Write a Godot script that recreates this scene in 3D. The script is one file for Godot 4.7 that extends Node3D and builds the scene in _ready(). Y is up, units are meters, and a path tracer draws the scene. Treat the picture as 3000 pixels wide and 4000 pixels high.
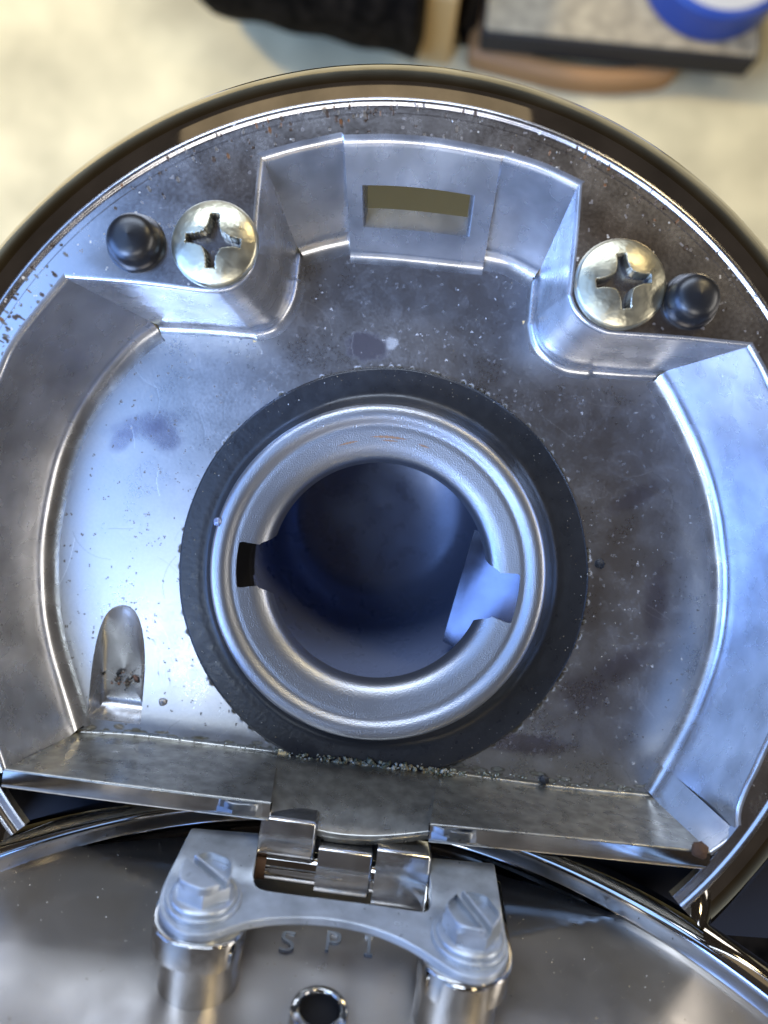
extends Node3D

# An open round metal fuel door seen from above. Shapes are laid out in millimetres and built in metres.
const S := 0.001
const FLOOR_Y := -24.0
const RIM := Vector2(-0.35, 9.0)
const GASKET := Vector2(-0.1, 13.2)
const NECK := Vector2(-1.2, 12.4)
const CAM_H := 133.0
const LID_C := Vector3(-7.459, 56.589, 86.844)
const LID_U := Vector3(0.99098, 0.0, 0.13399)
const LID_V := Vector3(-0.02327, 0.98481, 0.17208)
const LID_W := Vector3(0.13195, 0.17365, -0.97593)
const LID_R := 100.8

var used := {}
var M := {}
var rng := RandomNumberGenerator.new()


# ---------------------------------------------------------------- mesh helpers
class Acc:
	var v := PackedVector3Array()
	var n := PackedVector3Array()
	var uv := PackedVector2Array()
	var idx := PackedInt32Array()
	var uv_u := Vector3(1, 0, 0)
	var uv_v := Vector3(0, 0, 1)

	func put(p: Vector3, nn: Vector3) -> int:
		v.append(p)
		n.append(nn)
		uv.append(Vector2(p.dot(uv_u) / 200.0 + 0.5, p.dot(uv_v) / 200.0 + 0.5))
		return v.size() - 1

	# rows of points; smooth inside, closed round the columns if asked; skip(i, j) leaves a cell out
	func grid(rows: Array, closed := false, skip = null) -> void:
		var h := rows.size()
		var w: int = rows[0].size()
		var at := v.size()
		for i in h:
			for j in w:
				var up: Vector3 = rows[mini(i + 1, h - 1)][j] - rows[maxi(i - 1, 0)][j]
				var jn := (j + 1) % w if closed else mini(j + 1, w - 1)
				var jp := (j - 1 + w) % w if closed else maxi(j - 1, 0)
				var ac: Vector3 = rows[i][jn] - rows[i][jp]
				if up.length_squared() < 1e-12:
					up = rows[mini(i + 2, h - 1)][j] - rows[maxi(i - 2, 0)][j]
				if ac.length_squared() < 1e-10:
					var i2 := i + 1 if i < h / 2 else i - 1
					ac = rows[i2][jn] - rows[i2][jp]
				var nn := up.cross(ac).normalized()
				put(rows[i][j], nn if nn.length_squared() > 0.5 else Vector3.UP)
		for i in h - 1:
			for j in (w if closed else w - 1):
				if skip != null and skip.call(i, j):
					continue
				var j2 := (j + 1) % w
				var a := at + i * w + j
				var b := at + (i + 1) * w + j
				var c := at + (i + 1) * w + j2
				var d := at + i * w + j2
				idx.append_array([a, c, b, a, d, c])

	func flat(pts: PackedVector3Array, tris: PackedInt32Array, normal: Vector3) -> void:
		var at := v.size()
		for p in pts:
			put(p, normal)
		for k in range(0, tris.size(), 3):
			var a := tris[k]
			var b := tris[k + 1]
			var c := tris[k + 2]
			if (pts[b] - pts[a]).cross(pts[c] - pts[a]).dot(normal) > 0.0:
				idx.append_array([at + a, at + c, at + b])
			else:
				idx.append_array([at + a, at + b, at + c])


func numbered(called: String, parent: Node) -> String:
	var key := str(parent.get_instance_id()) + called
	var k: int = used.get(key, 0)
	used[key] = k + 1
	return called if k == 0 else "%s_%03d" % [called, k]


func commit(a: Acc, called: String, m: Material, parent: Node3D, base := Vector3.ZERO) -> MeshInstance3D:
	var vs := PackedVector3Array()
	vs.resize(a.v.size())
	for i in a.v.size():
		vs[i] = (a.v[i] - base) * S
	var arr := []
	arr.resize(Mesh.ARRAY_MAX)
	arr[Mesh.ARRAY_VERTEX] = vs
	arr[Mesh.ARRAY_NORMAL] = a.n
	arr[Mesh.ARRAY_TEX_UV] = a.uv
	arr[Mesh.ARRAY_INDEX] = a.idx
	var mesh := ArrayMesh.new()
	mesh.add_surface_from_arrays(Mesh.PRIMITIVE_TRIANGLES, arr)
	var o := MeshInstance3D.new()
	o.name = numbered(called, parent)
	o.mesh = mesh
	o.material_override = m
	parent.add_child(o, true)
	return o


func thing(called: String, label: String, category: String, base: Vector3, group := "") -> Node3D:
	var o := Node3D.new()
	o.name = numbered(called, self)
	add_child(o, true)
	o.position = base * S
	tag(o, label, category, group)
	o.set_meta("base", base)
	return o


func tag(o: Node, label: String, category: String, group := "") -> void:
	o.set_meta("label", label)
	o.set_meta("category", category)
	if group:
		o.set_meta("group", group)


func b(o: Node3D) -> Vector3:
	return o.get_meta("base")


# a profile of Vector3(r, y, rounding) turned into points with rounded corners
func rounded(pts: Array, steps := 5) -> PackedVector2Array:
	var out := PackedVector2Array()
	for i in pts.size():
		var p := Vector2(pts[i].x, pts[i].y)
		var r: float = pts[i].z
		if i == 0 or i == pts.size() - 1 or r <= 0.0:
			out.append(p)
			continue
		var q := Vector2(pts[i - 1].x, pts[i - 1].y)
		var s := Vector2(pts[i + 1].x, pts[i + 1].y)
		var da := minf(r, p.distance_to(q) * 0.49)
		var db := minf(r, p.distance_to(s) * 0.49)
		var a := p + (q - p).normalized() * da
		var c := p + (s - p).normalized() * db
		for k in steps + 1:
			var t := k / float(steps)
			out.append(a.lerp(p, t).lerp(p.lerp(c, t), t))
	return out


func lathe(a: Acc, prof: PackedVector2Array, c: Vector2, n: int, a0 := 0.0, a1 := TAU) -> void:
	var closed := is_equal_approx(a1 - a0, TAU)
	var rows := []
	for p in prof:
		var row := PackedVector3Array()
		for j in (n if closed else n + 1):
			var f := a0 + (a1 - a0) * j / n
			row.append(Vector3(c.x + p.x * cos(f), p.y, c.y + p.x * sin(f)))
		rows.append(row)
	a.grid(rows, closed)


# lathe about any axis: frame columns x, y across the axis and z along it
func turned(a: Acc, prof: PackedVector2Array, o: Vector3, fx: Vector3, fy: Vector3, fz: Vector3, n: int) -> void:
	var rows := []
	for p in prof:
		var row := PackedVector3Array()
		for j in n:
			var f := TAU * j / n
			row.append(o + (fx * cos(f) + fy * sin(f)) * p.x + fz * p.y)
		rows.append(row)
	a.grid(rows, true)


func inset(poly: PackedVector2Array, d: float) -> PackedVector2Array:
	var out := PackedVector2Array()
	var n := poly.size()
	for i in n:
		var e1 := (poly[i] - poly[(i - 1 + n) % n]).normalized()
		var e2 := (poly[(i + 1) % n] - poly[i]).normalized()
		var n1 := Vector2(-e1.y, e1.x)
		var n2 := Vector2(-e2.y, e2.x)
		var m := (n1 + n2).normalized()
		out.append(poly[i] + m * d / maxf(m.dot(n1), 0.35))
	return out


# a plate of the outline poly from h0 to h1 with a bevelled top edge; fx, fy span the outline, fz is its height
func prism(a: Acc, poly: PackedVector2Array, h0: float, h1: float, bevel: float, o: Vector3, fx: Vector3, fy: Vector3, fz: Vector3, bottom := false) -> void:
	var p := poly
	if Geometry2D.is_polygon_clockwise(p):
		p = p.duplicate()
		p.reverse()
	var n := p.size()
	var area := 0.0
	for i in n:
		area += p[i].cross(p[(i + 1) % n])
	if area < 0:
		p.reverse()
	var top := inset(p, bevel) if bevel > 0 else p
	var mid := inset(p, bevel * 0.3) if bevel > 0 else p
	var place := func(q: Vector2, h: float) -> Vector3: return o + fx * q.x + fy * q.y + fz * h
	# smooth runs of the outline
	for i in n:
		var j := (i + 1) % n
		var e := (p[j] - p[i]).normalized()
		var out2 := Vector2(e.y, -e.x)
		var ep := (p[i] - p[(i - 1 + n) % n]).normalized()
		var en := (p[(j + 1) % n] - p[j]).normalized()
		var ni := (out2 + Vector2(ep.y, -ep.x)).normalized() if ep.dot(e) > 0.8 else out2
		var nj := (out2 + Vector2(en.y, -en.x)).normalized() if en.dot(e) > 0.8 else out2
		var Ni := fx * ni.x + fy * ni.y
		var Nj := fx * nj.x + fy * nj.y
		var at := a.v.size()
		var hs := [h0, h1] if bevel <= 0 else [h0, h1 - bevel, h1 - bevel * 0.3, h1]
		var rings := [p, p] if bevel <= 0 else [p, p, mid, top]
		var tilt := [0.0, 0.0] if bevel <= 0 else [0.0, 0.15, 0.75, 0.97]
		for k in hs.size():
			a.put(place.call(rings[k][i], hs[k]), (Ni * (1.0 - tilt[k]) + fz * tilt[k]).normalized())
			a.put(place.call(rings[k][j], hs[k]), (Nj * (1.0 - tilt[k]) + fz * tilt[k]).normalized())
		for k in hs.size() - 1:
			var q := at + k * 2
			var nn := (a.v[q + 1] - a.v[q]).cross(a.v[q + 2] - a.v[q])
			if nn.dot(Ni + fz * 0.01) > 0:
				a.idx.append_array([q, q + 2, q + 1, q + 1, q + 2, q + 3])
			else:
				a.idx.append_array([q, q + 1, q + 2, q + 1, q + 3, q + 2])
	var tris := Geometry2D.triangulate_polygon(top)
	var pts := PackedVector3Array()
	for q in top:
		pts.append(place.call(q, h1))
	a.flat(pts, tris, fz)
	if bottom:
		var low := PackedVector3Array()
		for q in p:
			low.append(place.call(q, h0))
		a.flat(low, Geometry2D.triangulate_polygon(p), -fz)


func curve_points(pts: Array, n: int) -> PackedVector2Array:
	# Catmull-Rom through the points, n + 1 points evenly along its length
	var fine := PackedVector2Array()
	var k := pts.size()
	if k == 2:
		fine = PackedVector2Array([pts[0], pts[1]])
	else:
		for i in k - 1:
			var p0: Vector2 = pts[maxi(i - 1, 0)] if i > 0 else pts[0] * 2.0 - pts[1]
			var p3: Vector2 = pts[i + 2] if i + 2 < k else pts[k - 1] * 2.0 - pts[k - 2]
			for s in 12:
				fine.append(pts[i].cubic_interpolate(pts[i + 1], p0, p3, s / 12.0))
		fine.append(pts[k - 1])
	var total := 0.0
	for i in fine.size() - 1:
		total += fine[i].distance_to(fine[i + 1])
	var out := PackedVector2Array()
	var seg := 0
	var done := 0.0
	for i in n + 1:
		var want := total * i / n
		while seg < fine.size() - 2 and done + fine[seg].distance_to(fine[seg + 1]) < want:
			done += fine[seg].distance_to(fine[seg + 1])
			seg += 1
		var l := fine[seg].distance_to(fine[seg + 1])
		out.append(fine[seg].lerp(fine[seg + 1], clampf((want - done) / l, 0.0, 1.0)))
	return out


func arc2(c: Vector2, r: float, a0: float, a1: float, n: int) -> PackedVector2Array:
	var out := PackedVector2Array()
	for i in n + 1:
		var f := deg_to_rad(lerpf(a0, a1, i / float(n)))
		out.append(c + Vector2(cos(f), sin(f)) * r)
	return out


# an outline with its corners rounded, each point Vector3(x, y, radius)
func soft_outline(pts: Array, steps := 5) -> PackedVector2Array:
	var out := PackedVector2Array()
	var n := pts.size()
	for i in n:
		var p := Vector2(pts[i].x, pts[i].y)
		var r: float = pts[i].z
		if r <= 0.0:
			out.append(p)
			continue
		var q := Vector2(pts[(i - 1 + n) % n].x, pts[(i - 1 + n) % n].y)
		var s := Vector2(pts[(i + 1) % n].x, pts[(i + 1) % n].y)
		var a := p + (q - p).normalized() * minf(r, p.distance_to(q) * 0.49)
		var c := p + (s - p).normalized() * minf(r, p.distance_to(s) * 0.49)
		for k in steps + 1:
			var t := k / float(steps)
			out.append(a.lerp(p, t).lerp(p.lerp(c, t), t))
	return out


# ---------------------------------------------------------------- materials
func noise_bytes(seed_: int, freq: float, octaves: int, size: int) -> PackedByteArray:
	var f := FastNoiseLite.new()
	f.seed = seed_
	f.frequency = freq
	f.noise_type = FastNoiseLite.TYPE_SIMPLEX_SMOOTH
	f.fractal_octaves = octaves
	return f.get_seamless_image(size, size).get_data()


func noise_tex(seed_: int, freq: float, octaves: int, lo: float, hi: float, size := 512) -> ImageTexture:
	var d := noise_bytes(seed_, freq, octaves, size)
	for i in d.size():
		d[i] = int(255.0 * lerpf(lo, hi, d[i] / 255.0))
	return ImageTexture.create_from_image(Image.create_from_data(size, size, false, Image.FORMAT_L8, d))


# a smooth seamless height map kept in floats, so that mirror-like metal shows no steps
func bump_tex(seed_: int, freq: float, octaves: int, size := 320) -> ImageTexture:
	var f := FastNoiseLite.new()
	f.seed = seed_
	f.frequency = freq
	f.noise_type = FastNoiseLite.TYPE_SIMPLEX_SMOOTH
	f.fractal_octaves = octaves
	var img := Image.create(size, size, false, Image.FORMAT_RF)
	var edge := size * 0.2
	for y in size:
		var wy := clampf((y - size + edge) / edge, 0.0, 1.0)
		for x in size:
			var wx := clampf((x - size + edge) / edge, 0.0, 1.0)
			var h := f.get_noise_2d(x, y)
			if wx > 0.0:
				h = lerpf(h, f.get_noise_2d(x - size, y), wx)
			if wy > 0.0:
				var g := f.get_noise_2d(x, y - size)
				if wx > 0.0:
					g = lerpf(g, f.get_noise_2d(x - size, y - size), wx)
				h = lerpf(h, g, wy)
			img.set_pixel(x, y, Color(0.5 + 0.5 * h, 0, 0))
	return ImageTexture.create_from_image(img)


func lin(r: float, g: float, bl: float) -> Color:
	return Color(r, g, bl).linear_to_srgb()


func mat(called: String, c: Color, rough: float, metal: float) -> StandardMaterial3D:
	var m := StandardMaterial3D.new()
	m.resource_name = called
	m.albedo_color = c
	m.roughness = rough
	m.metallic = metal
	return m


func tri(m: StandardMaterial3D, scale: float) -> void:
	m.uv1_triplanar = true
	m.uv1_world_triplanar = true
	m.uv1_scale = Vector3.ONE * scale


func dab(img: Image, at: Vector2, r: Vector2, turn: float, c: Color, seed_: int, hard := 0.35) -> void:
	# a soft-edged uneven blot at a place in millimetres
	var f := FastNoiseLite.new()
	f.seed = seed_
	f.frequency = 0.35
	var k := img.get_width() / 200.0
	var big := maxf(r.x, r.y) * 1.4
	for y in range(int((at.y - big + 100) * k), int((at.y + big + 100) * k)):
		for x in range(int((at.x - big + 100) * k), int((at.x + big + 100) * k)):
			if x < 0 or y < 0 or x >= img.get_width() or y >= img.get_height():
				continue
			var p := Vector2(x / k - 100.0, y / k - 100.0)
			var q := (p - at).rotated(-turn) / r
			var d := q.length() + 0.35 * (1.0 - 0.7 * hard) * f.get_noise_2d(p.x, p.y) + 0.12 * (1.0 - hard) * f.get_noise_2d(p.x * 4.0, p.y * 4.0)
			var w := c.a * (1.0 - smoothstep(1.0 - hard, 1.0 + hard * 0.3, d))
			if w > 0.004:
				img.set_pixel(x, y, img.get_pixel(x, y).lerp(Color(c.r, c.g, c.b), w))


func floor_maps() -> Array:
	var n := 1024
	var big := noise_bytes(3, 0.006, 4, n)
	var mid := noise_bytes(5, 0.03, 4, n)
	var fine := noise_bytes(7, 0.22, 2, n)
	var al := PackedByteArray()
	al.resize(n * n * 3)
	var ro := PackedByteArray()
	ro.resize(n * n * 3)
	var he := PackedByteArray()
	he.resize(n * n)
	for i in n * n:
		var p := big[i] / 255.0
		var q := mid[i] / 255.0
		var s := fine[i] / 255.0
		var l := 0.78 + 0.07 * (p - 0.5) + 0.03 * (q - 0.5) + 0.03 * (s - 0.5)
		al[i * 3] = int(clampf(l * 252.0, 0, 255))
		al[i * 3 + 1] = int(clampf(l * 252.0, 0, 255))
		al[i * 3 + 2] = int(clampf(l * 255.0, 0, 255))
		var r := 0.31 + 0.08 * (p - 0.5) + 0.05 * (q - 0.5) + 0.07 * (s - 0.5)
		ro[i * 3 + 1] = int(clampf(r * 255.0, 20, 255))
		ro[i * 3 + 2] = int(clampf((0.99 - 0.1 * maxf(0.0, q - 0.5)) * 255.0, 0, 255))
		he[i] = int(clampf(120.0 + 60.0 * (s - 0.5) + 12.0 * (q - 0.5), 0, 255))
	var a := Image.create_from_data(n, n, false, Image.FORMAT_RGB8, al)
	var o := Image.create_from_data(n, n, false, Image.FORMAT_RGB8, ro)
	var h := Image.create_from_data(n, n, false, Image.FORMAT_L8, he)
	# oily thumb marks and dried stains
	dab(a, Vector2(-4.0, -36.6), Vector2(5.2, 3.6), 0.1, Color(0.33, 0.31, 0.33, 0.85), 11)
	dab(o, Vector2(-4.0, -36.6), Vector2(5.2, 3.6), 0.1, Color(0, 0.5, 0.75, 0.8), 11)
	dab(a, Vector2(1.6, -37.4), Vector2(1.5, 1.6), 0.1, Color(0.85, 0.85, 0.84, 0.4), 12)
	dab(o, Vector2(1.6, -37.4), Vector2(1.5, 1.6), 0.1, Color(0, 0.6, 0.7, 0.5), 12)
	for s in [[-53.0, -19.5, 9.0, 3.0, -0.2, 0.4], [-49.0, -17.0, 5.5, 3.4, 0.7, 0.5], [-58.0, -16.0, 4.0, 2.2, -0.7, 0.4], [52.0, 34.0, 8.0, 3.4, -0.5, 0.35], [60.0, 20.0, 3.0, 9.0, 0.1, 0.35], [30.0, 51.0, 13.0, 2.6, 0.1, 0.5], [44.0, 40.0, 6.0, 5.0, 0.3, 0.3], [55.0, -3.0, 7.0, 2.4, -0.5, 0.3]]:
		dab(a, Vector2(s[0], s[1]), Vector2(s[2], s[3]), s[4], Color(0.46, 0.44, 0.52, s[5]), int(s[0]) + 200, 0.6)
		dab(o, Vector2(s[0], s[1]), Vector2(s[2], s[3]), s[4], Color(0, 0.24, 1.0, s[5]), int(s[0]) + 200, 0.6)
	# brown tint round the right side and grime gathered along the hinge wall
	for s in [[34.0, -26.0, 18.0, 7.0, 0.5, 0.25], [48.0, -12.0, 12.0, 8.0, 0.8, 0.25], [51.0, 8.0, 6.0, 13.0, 0.1, 0.2], [46.5, 20.0, 3.0, 10.0, 0.1, 0.3]]:
		dab(a, Vector2(s[0], s[1]), Vector2(s[2], s[3]), s[4], Color(0.5, 0.43, 0.36, s[5]), int(s[0]) + 300, 0.95)
	for i in 60:
		var t := i / 59.0
		var at := Vector2(-68.0, 48.0).lerp(Vector2(58.0, 61.8), t) + Vector2(rng.randf_range(-1, 1), rng.randf_range(-1.6, 0.2))
		var g := rng.randf()
		var patch := Vector2(rng.randf_range(0.6, 2.0), rng.randf_range(0.3, 0.8))
		dab(a, at, patch, 0.1, Color(0.3 + 0.12 * g, 0.29 + 0.1 * g, 0.22 + 0.1 * g, 0.7), 400 + i)
		dab(o, at, patch * 0.75, 0.1, Color(0, 0.8, 0.3, 0.8), 400 + i)
	# grime along the edge of the rubber ring
	for i in 70:
		var f := rng.randf() * TAU
		var at := GASKET + Vector2(cos(f), sin(f)) * 45.2
		dab(a, at, Vector2(rng.randf_range(0.4, 1.1), rng.randf_range(0.3, 0.7)), f + PI / 2, Color(0.3, 0.27, 0.2, 0.8), 500 + i)
		dab(o, at, Vector2(0.8, 0.6), f, Color(0, 0.85, 0.2, 0.7), 500 + i)
	# specks and fine scratches
	for i in 1500:
		var p := Vector2(rng.randf_range(-76, 76), rng.randf_range(-62, 64))
		var k := n / 200.0
		var x := int((p.x + 100) * k)
		var y := int((p.y + 100) * k)
		var c := Color(0.36, 0.33, 0.3) if rng.randf() < 0.9 else Color(0.8, 0.78, 0.74)
		for q in rng.randi_range(1, 4):
			var xx := x + rng.randi_range(-1, 1)
			var yy := y + rng.randi_range(-1, 1)
			a.set_pixel(xx, yy, c)
			o.set_pixel(xx, yy, Color(0, 0.8, 0.2))
			h.set_pixel(xx, yy, Color(0.9, 0.9, 0.9) if rng.randf() < 0.6 else Color(0.1, 0.1, 0.1))
	for i in 150:
		var p := Vector2(rng.randf_range(-74, 74), rng.randf_range(-60, 62))
		var dir := Vector2.from_angle(rng.randf() * TAU)
		var bend := rng.randf_range(-0.03, 0.03)
		var tone := rng.randf_range(0.62, 0.95)
		for s in rng.randi_range(8, 60):
			p += dir * 0.19
			dir = dir.rotated(bend)
			var x := clampi(int((p.x + 100) * n / 200.0), 0, n - 1)
			var y := clampi(int((p.y + 100) * n / 200.0), 0, n - 1)
			a.set_pixel(x, y, a.get_pixel(x, y).lerp(Color(tone, tone, tone), 0.6))
			h.set_pixel(x, y, Color(0.3, 0.3, 0.3))
	return [ImageTexture.create_from_image(a), ImageTexture.create_from_image(o), ImageTexture.create_from_image(h)]


func ledge_maps() -> Array:
	var n := 1024
	var mid := noise_bytes(15, 0.02, 4, n)
	var fine := noise_bytes(17, 0.2, 2, n)
	var al := PackedByteArray()
	al.resize(n * n * 3)
	var ro := PackedByteArray()
	ro.resize(n * n * 3)
	for i in n * n:
		var q := mid[i] / 255.0
		var s := fine[i] / 255.0
		var l := 0.74 + 0.05 * (q - 0.5) + 0.03 * (s - 0.5)
		al[i * 3] = int(clampf(l * 253.0, 0, 255))
		al[i * 3 + 1] = int(clampf(l * 250.0, 0, 255))
		al[i * 3 + 2] = int(clampf(l * 252.0, 0, 255))
		ro[i * 3 + 1] = int(clampf((0.25 + 0.08 * (q - 0.5) + 0.06 * (s - 0.5)) * 255.0, 20, 255))
		ro[i * 3 + 2] = 255
	var a := Image.create_from_data(n, n, false, Image.FORMAT_RGB8, al)
	var o := Image.create_from_data(n, n, false, Image.FORMAT_RGB8, ro)
	# rust and dried dirt that gathered on the ledge
	for i in 900:
		var f := deg_to_rad(rng.randf_range(150, 372))
		var r := 79.5 + 6.0 * pow(rng.randf(), 0.8)
		var deg := rad_to_deg(f)
		var heavy := exp(-pow((deg - 207.0) / 13.0, 2.0)) + 0.8 * exp(-pow((deg - 262.0) / 14.0, 2.0)) + 0.5 * exp(-pow((deg - 300.0) / 9.0, 2.0)) + 0.4 * exp(-pow((deg - 338.0) / 9.0, 2.0))
		if rng.randf() > 0.05 + 0.8 * heavy:
			continue
		var c := Color(0.2, 0.13, 0.07, 0.85) if rng.randf() < 0.5 else Color(0.3, 0.25, 0.18, 0.75)
		if rng.randf() < 0.1:
			c = Color(0.42, 0.24, 0.09, 0.9)
		var big := Vector2(rng.randf_range(0.2, 0.8), rng.randf_range(0.12, 0.4))
		dab(a, RIM + Vector2(cos(f), sin(f)) * r, big, f, c, 600 + i)
		dab(o, RIM + Vector2(cos(f), sin(f)) * r, big * 0.7, f, Color(0, 0.8, 0.4, 0.85), 600 + i)
	# brown tint on the two pads
	for s in [[-28.0, -62.0, 8.0, 6.0, 0.3], [-50.0, -47.0, 7.0, 4.0, 0.25], [47.0, -51.0, 9.0, 4.0, 0.25], [54.0, -34.0, 10.0, 3.0, 0.2], [40.0, -54.0, 5.0, 6.0, 0.2]]:
		dab(a, Vector2(s[0], s[1]), Vector2(s[2], s[3]), 0.3, Color(0.36, 0.27, 0.18, s[4]), int(s[0]) + 900, 0.8)
	for i in 380:
		var f := rng.randf_range(2.5, 6.6)
		var p := RIM + Vector2(cos(f), sin(f)) * rng.randf_range(56, 86)
		var x := clampi(int((p.x + 100) * n / 200.0), 1, n - 2)
		var y := clampi(int((p.y + 100) * n / 200.0), 1, n - 2)
		var c := Color(0.28, 0.24, 0.2) if rng.randf() < 0.6 else Color(0.85, 0.8, 0.7)
		for q in rng.randi_range(1, 3):
			var xx := x + rng.randi_range(-1, 1)
			var yy := y + rng.randi_range(-1, 1)
			a.set_pixel(xx, yy, c)
			o.set_pixel(xx, yy, Color(0, 0.85, 0.15))
	return [ImageTexture.create_from_image(a), ImageTexture.create_from_image(o)]


func make_materials() -> void:
	var rough_map := noise_tex(21, 0.02, 5, 0.55, 1.0)
	var fine_bump := bump_tex(23, 0.09, 3)
	var blotch := noise_tex(25, 0.012, 5, 0.72, 1.0)
	var grain := bump_tex(27, 0.3, 2)
	var fm := floor_maps()
	var lm := ledge_maps()

	var m := mat("bowl_floor_metal", Color.WHITE, 1.0, 1.0)
	m.albedo_texture = fm[0]
	m.roughness_texture = fm[1]
	m.roughness_texture_channel = BaseMaterial3D.TEXTURE_CHANNEL_GREEN
	m.metallic_texture = fm[1]
	m.metallic_texture_channel = BaseMaterial3D.TEXTURE_CHANNEL_BLUE
	m.heightmap_enabled = true
	m.heightmap_texture = fm[2]
	m.heightmap_scale = 0.003
	M.floor = m

	m = mat("ledge_metal", Color.WHITE, 1.0, 1.0)
	m.albedo_texture = lm[0]
	m.roughness_texture = lm[1]
	m.roughness_texture_channel = BaseMaterial3D.TEXTURE_CHANNEL_GREEN
	m.metallic_texture = lm[1]
	m.metallic_texture_channel = BaseMaterial3D.TEXTURE_CHANNEL_BLUE
	M.ledge = m

	m = mat("cast_wall_metal", lin(0.64, 0.64, 0.65), 0.34, 0.82)
	tri(m, 14.0)
	m.albedo_texture = blotch
	m.roughness_texture = rough_map
	m.heightmap_enabled = true
	m.heightmap_texture = fine_bump
	m.heightmap_scale = 0.002
	M.wall = m

	m = mat("chrome", lin(0.74, 0.72, 0.69), 0.08, 1.0)
	tri(m, 11.0)
	m.albedo_texture = blotch
	m.roughness_texture = rough_map
	M.chrome = m

	m = mat("knuckle_metal", lin(0.78, 0.78, 0.78), 0.24, 0.95)
	tri(m, 20.0)
	m.albedo_texture = blotch
	m.roughness_texture = rough_map
	m.heightmap_enabled = true
	m.heightmap_texture = fine_bump
	m.heightmap_scale = 0.002
	M.knuckle = m

	m = mat("grimy_wall_metal", lin(0.44, 0.43, 0.39), 0.38, 0.82)
	tri(m, 16.0)
	m.albedo_texture = noise_tex(35, 0.03, 5, 0.7, 1.0)
	m.roughness_texture = rough_map
	m.heightmap_enabled = true
	m.heightmap_texture = fine_bump
	m.heightmap_scale = 0.003
	M.grimy = m

	m = mat("lid_chrome", lin(0.5, 0.47, 0.44), 0.44, 0.85)
	tri(m, 9.0)
	m.roughness_texture = rough_map
	m.heightmap_enabled = true
	m.heightmap_texture = fine_bump
	m.heightmap_scale = 0.0006
	M.lid = m

	m = mat("zinc_plate", lin(0.62, 0.68, 0.76), 0.42, 0.6)
	tri(m, 24.0)
	m.albedo_texture = blotch
	m.roughness_texture = rough_map
	m.heightmap_enabled = true
	m.heightmap_texture = grain
	m.heightmap_scale = 0.002
	M.zinc = m

	m = mat("yellow_zinc_screw", lin(0.44, 0.41, 0.3), 0.42, 0.95)
	tri(m, 24.0)
	m.roughness_texture = rough_map
	m.heightmap_enabled = true
	m.heightmap_texture = fine_bump
	m.heightmap_scale = 0.007
	M.screw = m

	m = mat("blasted_neck_metal", lin(0.33, 0.34, 0.365), 0.38, 0.94)
	tri(m, 34.0)
	m.heightmap_enabled = true
	m.heightmap_texture = grain
	m.heightmap_scale = 0.009
	M.neck = m

	m = mat("throat_metal", lin(0.18, 0.215, 0.33), 0.38, 0.4)
	tri(m, 12.0)
	m.roughness_texture = rough_map
	M.throat = m
	m = mat("glint_plate_metal", lin(0.125, 0.125, 0.15), 0.22, 0.95)  # metal of the plate that stands for light on the wall
	tri(m, 12.0)
	m.albedo_texture = blotch
	m.roughness_texture = rough_map
	M.glint_plate = m

	m = mat("black_rubber", lin(0.024, 0.025, 0.028), 0.42, 0.0)
	tri(m, 22.0)
	m.roughness_texture = rough_map
	m.heightmap_enabled = true
	m.heightmap_texture = fine_bump
	m.heightmap_scale = 0.004
	M.rubber = m
	m = mat("glossy_rubber", lin(0.008, 0.008, 0.0085), 0.33, 0.0)
	M.bump = m

	m = mat("shade_dark_metal", lin(0.016, 0.016, 0.018), 0.7, 0.1)  # near black, puts shade into the hinge gap, neck notch and bore
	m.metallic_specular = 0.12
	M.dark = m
	m = mat("shell_metal", lin(0.3, 0.25, 0.14), 0.5, 0.4)
	M.shell = m
	m = mat("recess_dark_metal", lin(0.05, 0.045, 0.04), 0.6, 0.5)  # darker, duller metal for the cross recess of each screw
	M.dark_tone = m
	m = mat("rust", lin(0.075, 0.036, 0.016), 0.9, 0.0)
	M.rust = m
	m = mat("light_rust", lin(0.3, 0.17, 0.09), 0.8, 0.2)
	M.light_rust = m
	m = mat("grit_black", lin(0.02, 0.02, 0.022), 0.6, 0.0)
	M.grit = m
	m = mat("dust", Color.WHITE, 0.9, 0.0)
	m.vertex_color_use_as_albedo = true
	M.dust = m

	m = mat("concrete", lin(0.72, 0.6, 0.33), 0.85, 0.0)
	tri(m, 1.3)
	m.albedo_texture = noise_tex(31, 0.01, 5, 0.8, 1.0)
	M.concrete = m
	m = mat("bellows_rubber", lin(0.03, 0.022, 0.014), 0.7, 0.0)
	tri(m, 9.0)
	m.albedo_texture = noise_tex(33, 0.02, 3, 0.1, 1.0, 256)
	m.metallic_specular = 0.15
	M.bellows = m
	m = mat("pale_wood", lin(0.5, 0.32, 0.12), 0.6, 0.0)
	M.pale_wood = m
	m = mat("brown_wood", lin(0.3, 0.15, 0.05), 0.55, 0.0)
	M.brown_wood = m
	m = mat("board_face", lin(0.46, 0.37, 0.22), 0.75, 0.0)
	tri(m, 6.0)
	m.albedo_texture = blotch
	M.board = m
	m = mat("board_edge", lin(0.012, 0.009, 0.006), 0.7, 0.0)
	M.board_edge = m
	m = mat("blue_plastic", lin(0.008, 0.045, 0.24), 0.4, 0.0)
	M.blue = m
	m = mat("pale_card", lin(0.5, 0.47, 0.4), 0.8, 0.0)
	M.card = m


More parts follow.
